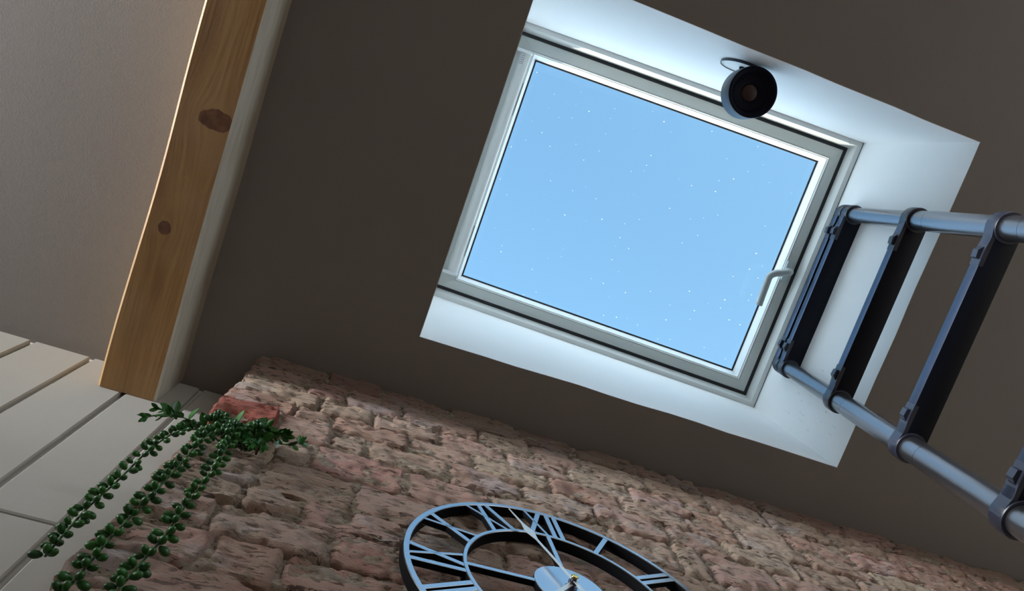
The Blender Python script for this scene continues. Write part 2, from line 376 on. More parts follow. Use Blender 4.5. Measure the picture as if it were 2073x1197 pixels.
# ------------------------------------------------------------------ ceiling beam
def beam():
    N = 60; ya, yb = -1.9, YB - .001; vs = []; fs = []; mi = []
    for i in range(N + 1):
        y = ya + (yb - ya) * i / N; q = lambda s, a: a * noise.noise(Vector((y * 2.2, s, 0)))
        xl = -.597 + q(1, .007) - .004 * max(0, y); xr = -.466 + q(2, .005)
        zb = 1.742 + q(3, .002)
        vs += [(xl, y, ZC + .004), (xl, y, zb + .006), (xl + .006, y, zb), (xr - .005, y, zb), (xr, y, zb + .005), (xr + .004 + q(4, .004), y, ZC - .06), (xr + .005 + q(5, .006), y, ZC + .004)]
    for i in range(N):
        a = i * 7
        for k in range(7):
            k2 = (k + 1) % 7
            fs.append((a + k, a + k2, a + 7 + k2, a + 7 + k)); mi.append(0 if k in (1, 2, 0) else 1)
    fs += [tuple(range(6, -1, -1)), tuple(N * 7 + k for k in range(7))]; mi += [0, 0]
    bm = bmesh.new(); bv = [bm.verts.new(v) for v in vs]
    for f, m_ in zip(fs, mi): bm.faces.new([bv[i] for i in f]).material_index = m_
    structure(fin(bm, 'ceiling_beam', [M_pine, M_lime]))
beam()
# ------------------------------------------------------------------ brick wall
wall_brick = bpy.data.objects.new('wall_brick', None); C.objects.link(wall_brick); structure(wall_brick); wall_brick.location = (XL, YW, ZF)
WB = Vector(wall_brick.location)
bm = bmesh.new(); add_box(bm, XL + .03, x1, YW + .035, YB + .012, ZF, .42); at(fin(bm, 'masonry_core', M_mortar, wall_brick), WB)
rows = [1.921, 1.832, 1.733, 1.637, 1.551, 1.457, 1.333, 1.217, 1.139, 1.043, .946, .86, .765, .67, .575, .48, .40]
def mortar():
    nx, nz = 560, 460; xa, xb, za, zb = XL + .012, x1, .40, ZC
    vs = []; fs = []
    for j in range(nz + 1):
        for i in range(nx + 1):
            x = xa + (xb - xa) * i / nx; z = za + (zb - za) * j / nz
            p = Vector((x, 0, z))
            p2 = Vector((x, 0, z * 2.0)); bed = min(abs(z + .006 * noise.noise(Vector((x * 7, 8, 0))) - q) for q in rows)
            d = .0045 + .006 * noise.noise(p * 12) + .008 * noise.noise(p2 * 26 + Vector((3, 3, 3))) + .005 * noise.noise(p2 * 70)
            if bed < .0085: d += .028 * max(0, min(1, .75 + 1.7 * noise.noise(Vector((x * 6, z * 30, 2)))))      # raked-out bed joints
            if x < -.125 and 1.33 < z < 1.45: d = .075
            vs.append((x, YW + max(d, -.003), z))
    for j in range(nz):
        for i in range(nx):
            a = j * (nx + 1) + i; fs.append((a, a + 1, a + nx + 2, a + nx + 1))
    o = at(mesh('mortar', vs, fs, M_mortar, wall_brick, True), WB); o['kind'] = 'stuff'
    bm = bmesh.new(); add_box(bm, XL + .014, XL + .05, YW + .08, YB - .002, .40, ZC - .002); add_box(bm, XL + .05, x1, YW + .09, YB + .010, .40, ZC - .002)
    at(fin(bm, 'masonry_core', M_mortar, wall_brick), WB)
mortar()
def brick(xa, xb, za, zb, corner=False, proud=0.0, tint=0.0, rough=1.0):
    """one hand-made brick: rounded, chipped and uneven on its face"""
    sd = Vector((random.uniform(0, 90), random.uniform(0, 90), random.uniform(0, 90)))
    w, h = xb - xa, zb - za; nx = max(8, int(w / .0065)); nz = 15; dep = (YB - YW - .003) if corner else .075
    cx, cz = (xa + xb) / 2, (za + zb) / 2; vs = []; fs = []
    tl = random.uniform(-.006, .006) * rough; tw = random.uniform(-.003, .003); tv = random.uniform(-.0035, .0035)
    def front(u, v):                      # u, v in -1..1
        e = (abs(u) ** 40 + abs(v) ** 24)
        p = Vector((cx + u * w / 2, 0, cz + v * h / 2)); ps_ = Vector((p.x, 0, p.z * 2.2))
        y = -proud - .002 + e * .006 * rough + tw * u * .6 + tv * v + .0035 * rough * noise.noise(ps_ * 18 + sd) + .0028 * rough * noise.noise(ps_ * 42 + sd) + .0014 * noise.noise(ps_ * 110 + sd)
        chip = noise.noise(Vector((p.x * 16, 0, p.z * 34)) + sd * 1.7)
        if chip > .22: y += min(.014, (chip - .22) * .075 * rough * (.3 + .7 * min(1, e * 3 + abs(v) ** 3)))
        gouge = abs(noise.noise(Vector((p.x * 9, 4, p.z * 42)) + sd * .7))
        if gouge < .05: y += .006 * (1 - gouge / .05)
        sx_ = .005 * noise.noise(Vector((v * 2.2, 3 + (u > 0) * 5, 0)) + sd) * abs(u) ** 3
        sz_ = .0055 * noise.noise(Vector((u * 2.6 * w / .1, 9 + (v > 0) * 5, 0)) + sd) * abs(v) ** 3
        rnd = (abs(u) ** 4) * (abs(v) ** 4)
        return Vector((p.x + sx_ - u * rnd * .004, YW + y, p.z + sz_ + tl * u - v * rnd * .003))
    for j in range(nz + 1):
        for i in range(nx + 1): vs.append(front(-1 + 2 * i / nx, -1 + 2 * j / nz))
    for j in range(nz):
        for i in range(nx):
            a = j * (nx + 1) + i; fs.append((a, a + 1, a + nx + 2, a + nx + 1))
    per = [i for i in range(nx + 1)] + [(j + 1) * (nx + 1) - 1 for j in range(1, nz + 1)] + [nz * (nx + 1) + i for i in range(nx - 1, -1, -1)] + [j * (nx + 1) for j in range(nz - 1, 0, -1)]
    prev = per
    for yy in ((.022, .05, dep) if corner else (.018, dep)):
        new = []
        for q in per:
            p = vs[q]; k = noise.noise(Vector((p.x * 30, yy * 40, p.z * 30)) + sd) * .004 * rough
            new.append(len(vs)); vs.append(Vector((p.x + (k if yy < dep else 0), YW + yy, p.z + k)))
        L = len(per)
        for k in range(L): fs.append((prev[k], new[k], new[(k + 1) % L], prev[(k + 1) % L]))
        prev = new
    fs.append(tuple(prev))
    o = at(mesh('brick', vs, fs, M_brick, wall_brick, 50), (cx, YW, cz)); o.location = Vector((cx, YW, cz)) - WB
    if tint: o['tint'] = tint
    if zt > 1.9: o['top_shade'] = random.uniform(.25, .5)  # amount of painted shade on the top course
    return o
perp = {0: [-.10, .05, .246, .44, .61, .80], 1: [-.13, -.033, .113, .32, .47, .61, .80, .99], 2: [-.085, .047, .215, .392, .56, .73, .9],
        3: [-.13, -.045, .14, .30, .49, .68, .86, 1.0], 4: [-.15, -.03, .05, .237, .41, .59, .775, .93], 5: [-.128, -.055, .14, .33, .48, .60, .76, .835, 1.02],
        6: [-.13, .047, .24, .43, .66, .85], 7: [-.135, -.037, .15, .34, .52, .70], 8: [-.16, .03, .22, .40, .60], 9: [-.138, -.03, .16, .36, .55], 10: [-.03, .16, .35, .54]}
for r in range(len(rows) - 1):
    zt, zb = rows[r], rows[r + 1]; ps = [XL] + perp.get(r, [XL + (.10 if r % 2 else .19)])
    while ps[-1] < x1 - .05: ps.append(min(x1, ps[-1] + random.choice((.185, .195, .20, .10)) * random.uniform(.95, 1.05)))
    for k, (a, b) in enumerate(zip(ps, ps[1:])):
        if r == 5 and k == 0: continue                        # the missing corner brick where the plant sits
        g = .0028
        bt = random.uniform(.002, .0045)
        sx = random.uniform(-.006, .007) if k == 0 else 0
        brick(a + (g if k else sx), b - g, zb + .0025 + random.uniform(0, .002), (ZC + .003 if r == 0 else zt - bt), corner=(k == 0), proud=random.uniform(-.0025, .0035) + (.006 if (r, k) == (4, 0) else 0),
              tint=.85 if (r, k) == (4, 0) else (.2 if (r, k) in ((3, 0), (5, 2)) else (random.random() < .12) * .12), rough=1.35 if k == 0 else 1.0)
# ------------------------------------------------------------------ roof window
win = bpy.data.objects.new('window_1', None); C.objects.link(win); structure(win)
win.location = (0, 0, Z0W); win.rotation_euler = (0, TH, 0)
def U(x): return x / math.cos(TH)         # room x on the window plane -> length down the slope
def rect_ring(name, xo0, xo1, yo0, yo1, outer, inner, mat, bev=.0012):
    """four mitred members; outer / inner list (inset, w) profiles"""
    prof = outer; parts = []
    def pt(side, p, endA):
        ins, w = p
        X0, X1, Y0, Y1 = xo0 + ins, xo1 - ins, yo0 + ins, yo1 - ins
        cs = [(X0, Y0), (X1, Y0), (X1, Y1), (X0, Y1)]
        c = cs[side] if endA else cs[(side + 1) % 4]; return (c[0], c[1], w)
    for side in range(4):
        bm = bmesh.new(); A = [bm.verts.new(pt(side, p, True)) for p in prof]; B = [bm.verts.new(pt(side, p, False)) for p in prof]
        n = len(prof)
        for k in range(n): bm.faces.new((A[k], A[(k + 1) % n], B[(k + 1) % n], B[k]))
        bm.faces.new(A[::-1]); bm.faces.new(B)
        parts.append(fin(bm, name, mat, win))
    return parts
# outer frame: lip flush with the reveal, inner cheek, back
rect_ring('frame_member', U(DX0) - .004, U(1.385), DY0, DY1, [(.001, .0), (.018, .0), (.0258, .044), (.0258, .12), (.001, .12)], None, M_frame)
# dark plaster/frame seam
rect_ring('seam', U(DX0) - .004, U(1.385), DY0, DY1, [(.0, .004), (.0, -.0012), (.0016, -.0012), (.0016, .004)], None, M_line)
rect_ring('seal', U(DX0) - .004, U(1.385), DY0, DY1, [(.0256, .052), (.0380, .052), (.0380, .062), (.0256, .062)], None, M_gasket)
GX0, GX1, GY0, GY1 = U(.2185) - .014, U(1.311) - .014, -.459, .381
SX0, SX1, SY0, SY1 = U(DX0) + .028, U(1.385) - .0300, DY0 + .0300, DY1 - .0300
def sash():
    ins = [(0, SX0, GX0), (1, SX1, GX1), (2, SY0, GY0), (3, SY1, GY1)]
    # profile positions are given as distance from the glass edge outwards
    def rect(d): return (GX0 - d, GX1 + d, GY0 - d, GY1 + d)
    def member(name, prof, mat, outer_is_sash):
        for side in range(4):
            bm = bmesh.new(); A = []; B = []
            for d, w in prof:
                R = (SX0, SX1, SY0, SY1) if d is None else rect(d)
                cs = [(R[0], R[2]), (R[1], R[2]), (R[1], R[3]), (R[0], R[3])]
                A.append(bm.verts.new((*cs[side], w))); B.append(bm.verts.new((*cs[(side + 1) % 4], w)))
            n = len(prof)
            for k in range(n): bm.faces.new((A[k], A[(k + 1) % n], B[(k + 1) % n], B[k]))
            bm.faces.new(A[::-1]); bm.faces.new(B); fin(bm, name, mat, win)
    member('sash_member', [(None, .053), (.0170, .050), (.0165, .053), (.0150, .053), (.0150, .150), (None, .150)], M_sash, True)
    member('sash_lip', [(.0148, .049), (.0130, .048), (.0110, .050), (.0110, .070), (.0148, .070)], M_frame, False)
    member('glazing_bead', [(.0108, .057), (.0085, .056), (.0012, .108), (.0012, .118), (.0108, .118)], M_bead, False)
    member('gasket', [(.0012, .1085), (-.0045, .1085), (-.0045, .1125), (.0012, .1125)], M_gasket, False)
sash()
bm = bmesh.new(); add_box(bm, GX0 - .0005, GX1 + .0005, GY0 - .0005, GY1 + .0005, .113, .117); fin(bm, 'glass_pane', M_glass, win)
# ventilation flap along the top edge
def vent_bar():
    xa, xb = U(.148), U(.190); ya, yb = -.468, .380
    bm = bmesh.new(); n = 10; prof = []
    for k in range(n + 1):
        a = PI * k / n; prof.append(((xa + xb) / 2 - (xb - xa) / 2 * math.cos(a), .049 - .020 * math.sin(a) ** .8))
    A = [bm.verts.new((x, ya, w)) for x, w in prof]; B = [bm.verts.new((x, yb, w)) for x, w in prof]
    for k in range(n): bm.faces.new((A[k], A[k + 1], B[k + 1], B[k]))
    bm.faces.new(A[::-1]); bm.faces.new(B); bm.faces.new((A[0], B[0], B[n], A[n]))
    v = fin(bm, 'vent_flap', M_frame, win, 40)
    for y in (-.468, .368):
        bm = bmesh.new(); add_box(bm, xa - .012, xb + .002, y, y + .012, .026, .049, .003); fin(bm, 'end_cap', M_bead, win)
    # rating plate
    bm = bmesh.new(); px, py = U(.163), -.435
    add_box(bm, px - .006, px + .006, py - .018, py + .018, .0275, .0300); p = fin(bm, 'rating_plate', M_print, win)
    bm = bmesh.new(); add_box(bm, px - .0045, px + .0045, py - .0165, py + .0165, .0270, .0276)
    fin(bm, 'plate_face', M_bead, p)
    bm = bmesh.new()
    for k in range(4): add_box(bm, px - .0025, px + .0025, py - .013 + k * .0075, py - .0085 + k * .0075, .0266, .0271)
    fin(bm, 'plate_print', M_print, p)
    for y in (-.30, .24):
        bm = bmesh.new(); add_box(bm, U(.1935), U(.1950), y - .06, y + .06, .0485, .0512); fin(bm, 'vent_slot', M_line, win)
vent_bar()
# handle: rose plate on the bottom sash bar, cranked round lever
def handle():
    hx, hy = U(1.327) - .004, -.044
    bm = bmesh.new(); add_box(bm, hx - .012, hx + .012, hy - .038, hy + .038, .040, .0535, .006, seg=3); pl = fin(bm, 'handle_plate', M_handle, win, 40)
    bm = bmesh.new()
    pts = [(hx, hy, .048), (hx, hy, .020), (hx - .006, hy + .002, .008), (hx - .03, hy + .012, .003), (hx - .055, hy + .024, .003), (hx - .068, hy + .040, .003), (hx - .068, hy + .062, .004), (hx - .0655, hy + .11, .007), (hx - .063, hy + .150, .010)]
    P = [Vector(p) for p in pts]; cv = []
    for i in range(len(P) - 1):
        p0, p1, p2, p3 = P[max(i - 1, 0)], P[i], P[i + 1], P[min(i + 2, len(P) - 1)]
        for k in range(5):
            t = k / 5; cv.append(.5 * ((2 * p1) + (p2 - p0) * t + (2 * p0 - 5 * p1 + 4 * p2 - p3) * t * t + (3 * p1 - p0 - 3 * p2 + p3) * t ** 3))
    cv.append(P[-1]); add_tube(bm, cv, .0130, 16); fin(bm, 'handle', M_handle, win, 50)
handle()
for (x, y) in ((.62, .458), (1.17, .462), (1.34, -.5395)):       # fixing-screw covers on the frame lip
    bm = bmesh.new(); add_lathe(bm, [(0, -.0012), (.006, -.0012), (.0075, .001)], 14, Matrix.Translation((U(x), y, 0))); fin(bm, 'screw_cover', M_frame, win)
# ------------------------------------------------------------------ telescopic ladder
TOP = Vector((1.366, 0, 2.295)); AX = Vector((-.105, 0, -1)).normalized(); XP = Vector((1, 0, -.105)).normalized()
Y1, Y2 = -.290, .272; PITCH = .378
lad = thing('telescopic_ladder', 'black telescopic ladder leaning into the skylight opening, grey tubular rails', 'ladder', TOP + AX * ((TOP.z - ZF) / -AX.z) + Vector((0, (Y1 + Y2) / 2, 0)))
LB = Vector(lad.location)
def lf(y, d, dx=0.0): return TOP + AX * d + Vector((0, y, 0)) + XP * dx
def LM(y, d): return frame_matrix(lf(y, d), XP, -AX)      # local x = across the tread, z = up the ladder
total = (TOP.z - ZF) / -AX.z
cents = [-.046] + [k * PITCH for k in range(0, 10)]; cents = [c for c in cents if c < total - .15]
def rad(k): return (.0250, .0283, .0306, .0326)[k] if k < 4 else .0326 + .0019 * (k - 3)
for k, d in enumerate(cents):
    r = rad(max(k - 1, 0))
    # tread
    bm = bmesh.new(); m = LM((Y1 + Y2) / 2, d); hw = (Y2 - Y1) / 2
    add_box(bm, -.034, .034, -hw + r * .7, hw - r * .7, -.016, .016, .003, seg=2)
    bmesh.ops.recalc_face_normals(bm, faces=bm.faces)
    for f in bm.faces: f.material_index = 1 if f.normal.x < -.6 else 0  # front takes the lit copy, the other sides the shaded one
    rg = at(fin(bm, 'rung', [M_rung, M_front], lad, 40, m), LB)
    for s, y in ((1, Y1), (-1, Y2)):
        m = LM(y, d); bm = bmesh.new()
        add_lathe(bm, [(r + .001, -.019), (r + .0065, -.019), (r + .008, -.016), (r + .008, .016), (r + .0065, .019), (r + .001, .019)], 36, closed=True)
        # strap running from the ring along the front edge of the tread
        sec = [(-r * .2, -r - .0082, -r * .95), (r * .45, -r - .0060, -r * .70), (r + .004, -.0325, -.0235), (r + .016, -.0335, -.0235), (r + .028, -.0347, -.0235), (r + .072, -.0347, -.0235)]
        for a, b in zip(sec, sec[1:]):
            q = [bm.verts.new((x_, s * p_[0], z_)) for p_ in (a, b) for x_, z_ in ((p_[1], -.0164), (p_[2], -.0164), (p_[2], .0164), (p_[1], .0164))]
            for e_ in range(4): g_ = (e_ + 1) % 4; bm.faces.new((q[e_], q[g_], q[4 + g_], q[4 + e_]))
            if a is sec[0]: bm.faces.new(q[:4])
            if b is sec[-1]: bm.faces.new(q[4:])
        bmesh.ops.remove_doubles(bm, verts=bm.verts, dist=.00001)
        c = at(fin(bm, 'collar', M_plastic, rg, 35, m), LB)
        # sliding release latch on the front edge, with grip ridges
        bm = bmesh.new(); yy = s * (r + .047)
        q = [(-.034, -.011), (-.0435, -.009), (-.0455, .009), (-.039, .016), (-.034, .021)]
        A = [bm.verts.new((x_, yy + s * t_ * 1.0, -.0095)) for x_, t_ in [(a_, -b_) for a_, b_ in q]]; B = [bm.verts.new((v.co.x, v.co.y, .0095)) for v in A]
        n = len(A)
        for a in range(n): b = (a + 1) % n; bm.faces.new((A[a], A[b], B[b], B[a]))
        bm.faces.new(A); bm.faces.new(B[::-1])
        for i in range(4): add_box(bm, -.0408 - i * .0011, -.0388 - i * .0011, yy - s * (.0145 - i * .0028) - .0007, yy - s * (.0145 - i * .0028) + .0007, -.0095, .0095)
        at(fin(bm, 'latch', M_plastic, rg, 25, m), LB)
    # rail tubes below this tread
    if k == 0: continue
    d2 = cents[k + 1] if k + 1 < len(cents) else total - .03
    for y in (Y1, Y2):
        m = LM(y, d); bm = bmesh.new(); L = d2 - d
        prof = [(0, .052 if k == 1 else .012), (r, .052 if k == 1 else .012), (r, -.078), (r - .0012, -.0785), (r - .0012, -.0798), (r + .0006, -.0803), (r + .0006, -L + .010), (0, -L + .010)]
        add_lathe(bm, prof, 40)
        at(fin(bm, 'rail_tube', M_tube, lad, 35, m), LB)
    if k + 1 >= len(cents):
        for y in (Y1, Y2):
            bm = bmesh.new(); add_lathe(bm, [(0, .0), (r + .008, .0), (r + .009, .05), (r + .004, .06), (0, .06)], 24)
            at(fin(bm, 'rubber_foot', M_rubber, lad, 40, frame_matrix(lf(y, total - .003), XP, -AX)), LB)
# ------------------------------------------------------------------ wall clock
CL = Vector((.4335, .60, 1.0826)); AL = .0571
clock = thing('wall_clock', 'large open black metal skeleton clock with roman numerals hung on the brick wall', 'clock', CL)
clock.rotation_euler = (0, 0, 0)
EX = Vector((1, 0, 0)); EZ = Vector((0, math.sin(AL), math.cos(AL))); NB = Vector((0, math.cos(AL), -math.sin(AL)))   # NB points into the wall
CM = Matrix((EX, EZ, -NB)).transposed().to_4x4()        # local x right, y towards XII, z out into the room
PH = -.041
def cfin(bm, name, mat, parent=clock, sm=30):
    if mat is not M_clock: return fin(bm, name, mat, parent, sm, CM)
    bmesh.ops.recalc_face_normals(bm, faces=bm.faces)       # pale face carries the skylight sheen, sides blackened for their shade
    for f in bm.faces: f.material_index = 0 if abs(f.normal.z) > .5 else 1
    return fin(bm, name, [M_clock, M_edge_shade], parent, sm, CM)
def ring(name, ro, ri, z0_, z1_):
    bm = bmesh.new(); b = .0012
    add_lathe(bm, [(ro, z0_), (ro, z1_ - b), (ro - b, z1_), (ri + b, z1_), (ri, z1_ - b), (ri, z0_)], 96, closed=True); cfin(bm, name, M_clock)
ring('outer_ring', .295, .2835, -.022, 0); ring('inner_ring', .1925, .184, -.022, 0)
def bar(bm, p, q, w, z0_=-.012, z1_=-.0005):
    p, q = Vector(p), Vector(q); t = (q - p).normalized(); n = Vector((-t.y, t.x))
    m = Matrix(((t.x, n.x, 0, p.x), (t.y, n.y, 0, p.y), (0, 0, 1, 0), (0, 0, 0, 1)))
    add_box(bm, 0, (q - p).length, -w / 2, w / 2, z0_, z1_, .0006, m)
ra, rb = .189, .287
def strokes(s):
    """roman numeral -> strokes in (tangential, 0..1 radial) with width"""
    out = []; x = 0; T = .0105; N_ = .0065; gap = .006
    for ch in s:
        if ch == 'I': out.append(((x + T / 2, 0), (x + T / 2, 1), T)); x += T + gap
        elif ch == 'V': out += [((x + T / 2, 1), (x + .020, 0), T), ((x + .040, 1), (x + .020, 0), N_)]; x += .044 + gap
        elif ch == 'X': out += [((x + T / 2, 1), (x + .040, 0), N_), ((x + .038, 1), (x + T / 2, 0), T)]; x += .044 + gap
    w = x - gap
    return [((a[0] - w / 2, a[1]), (b[0] - w / 2, b[1]), t) for a, b, t in out]
for h, num in enumerate(['XII', 'I', 'II', 'III', 'IIII', 'V', 'VI', 'VII', 'VIII', 'IX', 'X', 'XI']):
    th = PH + h * PI / 6; tv = Vector((math.cos(th), -math.sin(th))); rv = Vector((math.sin(th), math.cos(th)))
    bm = bmesh.new()
    for a, b, w in strokes(num):
        f = lambda q: tv * q[0] + rv * ((ra + (rb - ra) * q[1]) * math.sqrt(max(.2, 1 - (q[0] / .24) ** 2)))
        bar(bm, f(a), f(b), w)
    cfin(bm, 'numeral', M_clock)
for k in range(4):
    th = PH + k * PI / 2; rv = Vector((math.sin(th), math.cos(th))); bm = bmesh.new(); bar(bm, rv * .060, rv * .188, .0095); cfin(bm, 'spoke', M_clock)
bm = bmesh.new(); add_lathe(bm, [(0, -.012), (.0660, -.012), (.0665, -.001), (.0655, .0), (0, .0)], 64); cfin(bm, 'hub_disc', M_clock)
bm = bmesh.new(); add_box(bm, -.028, .028, -.028, .028, -.028, -.012, .004); cfin(bm, 'movement_box', M_plastic)
def spade(name, ang, L, wid, z, tail, pos):
    t = Vector((math.sin(ang), math.cos(ang))); n = Vector((t.y, -t.x)); bm = bmesh.new()
    out = [(-tail, wid * .5), (0, wid * .5), (pos * .80, wid * .42), (pos * .93, wid * 1.35), (pos, wid * 1.7), (pos * 1.05, wid * 1.2), (pos * 1.16, wid * .45), (L, wid * .15)]
    lo = [t * a + n * b for a, b in out] + [t * a - n * b for a, b in reversed(out)]
    A = [bm.verts.new((p.x, p.y, z)) for p in lo]; B = [bm.verts.new((p.x, p.y, z + .0012)) for p in lo]; k = len(lo)
    for i in range(k): j = (i + 1) % k; bm.faces.new((A[i], A[j], B[j], B[i]))
    m_ = len(out)
    for i in range(m_ - 1):
        for Q in (A, B): bm.faces.new((Q[i], Q[i + 1], Q[k - 2 - i], Q[k - 1 - i]))
    cfin(bm, name, M_hand)
spade('minute_hand', math.radians(-21.0), .247, .0062, .0135, .055, .163)
spade('hour_hand', math.radians(-142), .155, .0085, .0085, .018, .105)
bm = bmesh.new(); add_lathe(bm, [(0, 0), (.011, 0), (.011, .002), (.0055, .002), (.0055, .0085), (.0085, .0085), (.0085, .012), (.005, .0125), (.005, .019), (0, .019)], 24); cfin(bm, 'spindle', M_plastic)
bm = bmesh.new(); add_lathe(bm, [(0, .0188), (.0052, .0188), (.0066, .0205), (.006, .0225), (0, .0232)], 24); cfin(bm, 'brass_cap', M_gold)['label'] = 'brass cap nut'
# ------------------------------------------------------------------ spotlight in the skylight well
LP = Vector((.768, -.470, 2.0))
lamp = thing('spotlight', 'small round navy black spotlight fixed to the white skylight reveal', 'lamp', (.745, -.5535, 2.105))
LO = Vector(lamp.location); LT = Matrix.Translation(LP)
R_ = .0715
bm = bmesh.new(); add_lathe(bm, [(0, .066), (R_ - .012, .066), (R_ - .004, .063), (R_, .056), (R_, .004), (R_ - .0012, .001), (R_ - .006, .001), (R_ - .006, .060), (0, .060)], 64, LT); at(fin(bm, 'shade', M_lampbody, lamp, 35), LO)
bm = bmesh.new(); add_lathe(bm, [(R_ - .0005, .0015), (R_ - .001, -.001), (R_ - .005, -.0015), (R_ - .009, .001), (R_ - .009, .006), (R_ - .0062, .006)], 64, LT, True); at(fin(bm, 'rim', M_lamp, lamp, 35), LO)
bm = bmesh.new(); add_lathe(bm, [(R_ - .0065, .006), (R_ - .013, .012), (R_ - .016, .0125), (R_ - .024, .021), (.030, .023), (.0255, .025), (.0255, .036), (R_ - .0065, .036)], 64, LT, True); at(fin(bm, 'reflector', M_lamp, lamp, 35), LO)
bm = bmesh.new(); add_lathe(bm, [(0, .020), (.012, .0205), (.022, .0225), (.0253, .0265), (.0253, .036), (0, .036)], 48, LT); at(fin(bm, 'lens', M_bulb, lamp, 35), LO)['label'] = 'reddish brown lens'
PM = frame_matrix((.745, -.5535, 2.105), (1, 0, 0), (0, 1, 0))
bm = bmesh.new(); add_lathe(bm, [(0, 0), (.059, 0), (.059, .006), (.056, .008), (.052, .0082), (.050, .0068), (0, .0068)], 56, PM); at(fin(bm, 'wall_plate', M_reveal, lamp, 35), LO)['label'] = 'white round wall plate'
bm = bmesh.new(); add_lathe(bm, [(.0592, .0), (.0606, .0), (.0606, .0095), (.0592, .0100), (.0575, .0085), (.0575, .0060)], 56, PM, True); at(fin(bm, 'plate_rim', M_lampbody, lamp, 35), LO)['label'] = 'dark thin rim of the wall plate'
bm = bmesh.new(); add_tube(bm, [(.748, -.548, 2.100), (.752, -.53, 2.098), (.76, -.505, 2.085), (.764, -.49, 2.064)], .009, 14); at(fin(bm, 'arm', M_lamp, lamp, 40), LO)
# ------------------------------------------------------------------ trailing succulent in the missing-brick pocket
PB = Vector((-.20, .655, 1.345))
plant = thing('trailing_succulent', 'green bead-leaved trailing succulent spilling from a gap at the brick corner', 'plant', PB)
def ellipsoid(name, L, w, mat):
    bm = bmesh.new(); add_lathe(bm, [(0, 0), (w * .45, L * .08), (w * .85, L * .3), (w, L * .58), (w * .8, L * .83), (w * .4, L * .97), (0, L)], 8); o = fin(bm, name, mat, None, 80); return o
proto_bead = ellipsoid('leaf', .0135, .0043, M_succ); bead_me = proto_bead.data; bpy.data.objects.remove(proto_bead)
def flat_leaf_mesh(nm, L, w, mat):
    vs = []; fs = []; n = 6
    for i in range(n + 1):
        t = i / n; ww = w * math.sin(PI * min(1, t * .93 + .06)) ** .8 * (1 if i < n else .02); c = .12 * L * t * t
        vs += [(-ww, L * t, ww * .45 + c), (0, L * t, c), (ww, L * t, ww * .45 + c)]
    for i in range(n):
        a = i * 3; fs += [(a, a + 1, a + 4, a + 3), (a + 1, a + 2, a + 5, a + 4)]
    nv = len(vs); vs += [(x, y, z - .0007) for x, y, z in vs]
    fs += [tuple(nv + q for q in reversed(f)) for f in list(fs)]
    o = mesh(nm, vs, fs, mat, None, True); me = o.data; bpy.data.objects.remove(o); return me
leaf_me = flat_leaf_mesh('flat_leaf', .030, .0085, M_leaf); leaf_small = flat_leaf_mesh('small_leaf', .017, .0040, M_leaf); leaf_pale = flat_leaf_mesh('pale_leaf', .020, .006, M_leafpale)
def put(name, me, parent, base, d, roll, sc, lo):
    o = bpy.data.objects.new(name, me); C.objects.link(o); o.parent = parent
    d = Vector(d).normalized(); up = Vector((math.cos(roll), math.sin(roll), .3))
    m = frame_matrix((0, 0, 0), up, d)
    if me in (leaf_me, leaf_small, leaf_pale): m = m @ Matrix.Rotation(PI / 2, 4, 'X')
    o.matrix_local = Matrix.Translation(Vector(base) - lo) @ m @ Matrix.Scale(sc, 4); return o
clump = bmesh.new()
def strand(path, step, n_per, sc=1.0, joined=False):
    pts = [Vector(p) for p in path]; cv = []
    for i in range(len(pts) - 1):
        p0, p1, p2, p3 = pts[max(i - 1, 0)], pts[i], pts[i + 1], pts[min(i + 2, len(pts) - 1)]
        for k in range(6):
            t = k / 6; cv.append(.5 * ((2 * p1) + (p2 - p0) * t + (2 * p0 - 5 * p1 + 4 * p2 - p3) * t * t + (3 * p1 - p0 - 3 * p2 + p3) * t ** 3))
    cv.append(pts[-1])
    bm = bmesh.new(); add_tube(bm, cv, [.0017] * len(cv), 6); st = at(fin(bm, 'strand', M_stem, plant, 60), PB)
    acc = 0; nxt = .006; ph = random.random() * 6
    for a, b in zip(cv, cv[1:]):
        L = (b - a).length; t = (b - a).normalized()
        u = t.cross(Vector((0, 1, .1))).normalized(); v = t.cross(u)
        while nxt <= acc + L:
            p = a + t * (nxt - acc); ph += 1.1
            for k in range(n_per):
                an = ph + 2 * PI * k / n_per + random.uniform(-.3, .3); rd = u * math.cos(an) + v * math.sin(an)
                if rd.y > .28: continue
                o = put('leaf', bead_me, st, p + rd * .0026, rd + t * random.uniform(.05, .5), random.random() * 6, sc * random.uniform(.85, 1.15), PB)
                if joined:                                        # the dense heart of the plant: one joined part
                    n0 = len(clump.verts); clump.from_mesh(bead_me); clump.verts.ensure_lookup_table()
                    for bv_ in clump.verts[n0:]: bv_.co = o.matrix_basis @ bv_.co
                    bpy.data.objects.remove(o)
            nxt += step * random.uniform(.85, 1.15)
        acc += L
strand([(-.222, .66, 1.375), (-.262, .628, 1.345), (-.293, .614, 1.275), (-.308, .62, 1.19), (-.314, .63, 1.10), (-.318, .632, 1.02), (-.315, .63, .95), (-.311, .63, .882)], .0235, 5, 1.16)
strand([(-.205, .66, 1.375), (-.225, .612, 1.33), (-.236, .592, 1.24), (-.236, .588, 1.12), (-.241, .59, .99), (-.245, .592, .90), (-.245, .594, .80), (-.248, .595, .745)], .0245, 5, 1.2)
strand([(-.180, .66, 1.37), (-.190, .612, 1.32), (-.192, .592, 1.22), (-.187, .588, 1.10), (-.189, .588, 1.0), (-.188, .59, .92), (-.194, .592, .84), (-.197, .593, .765)], .0245, 5, 1.2)
strand([(-.20, .66, 1.38), (-.225, .615, 1.372), (-.240, .598, 1.345), (-.243, .592, 1.31)], .015, 7, 1.2, True)
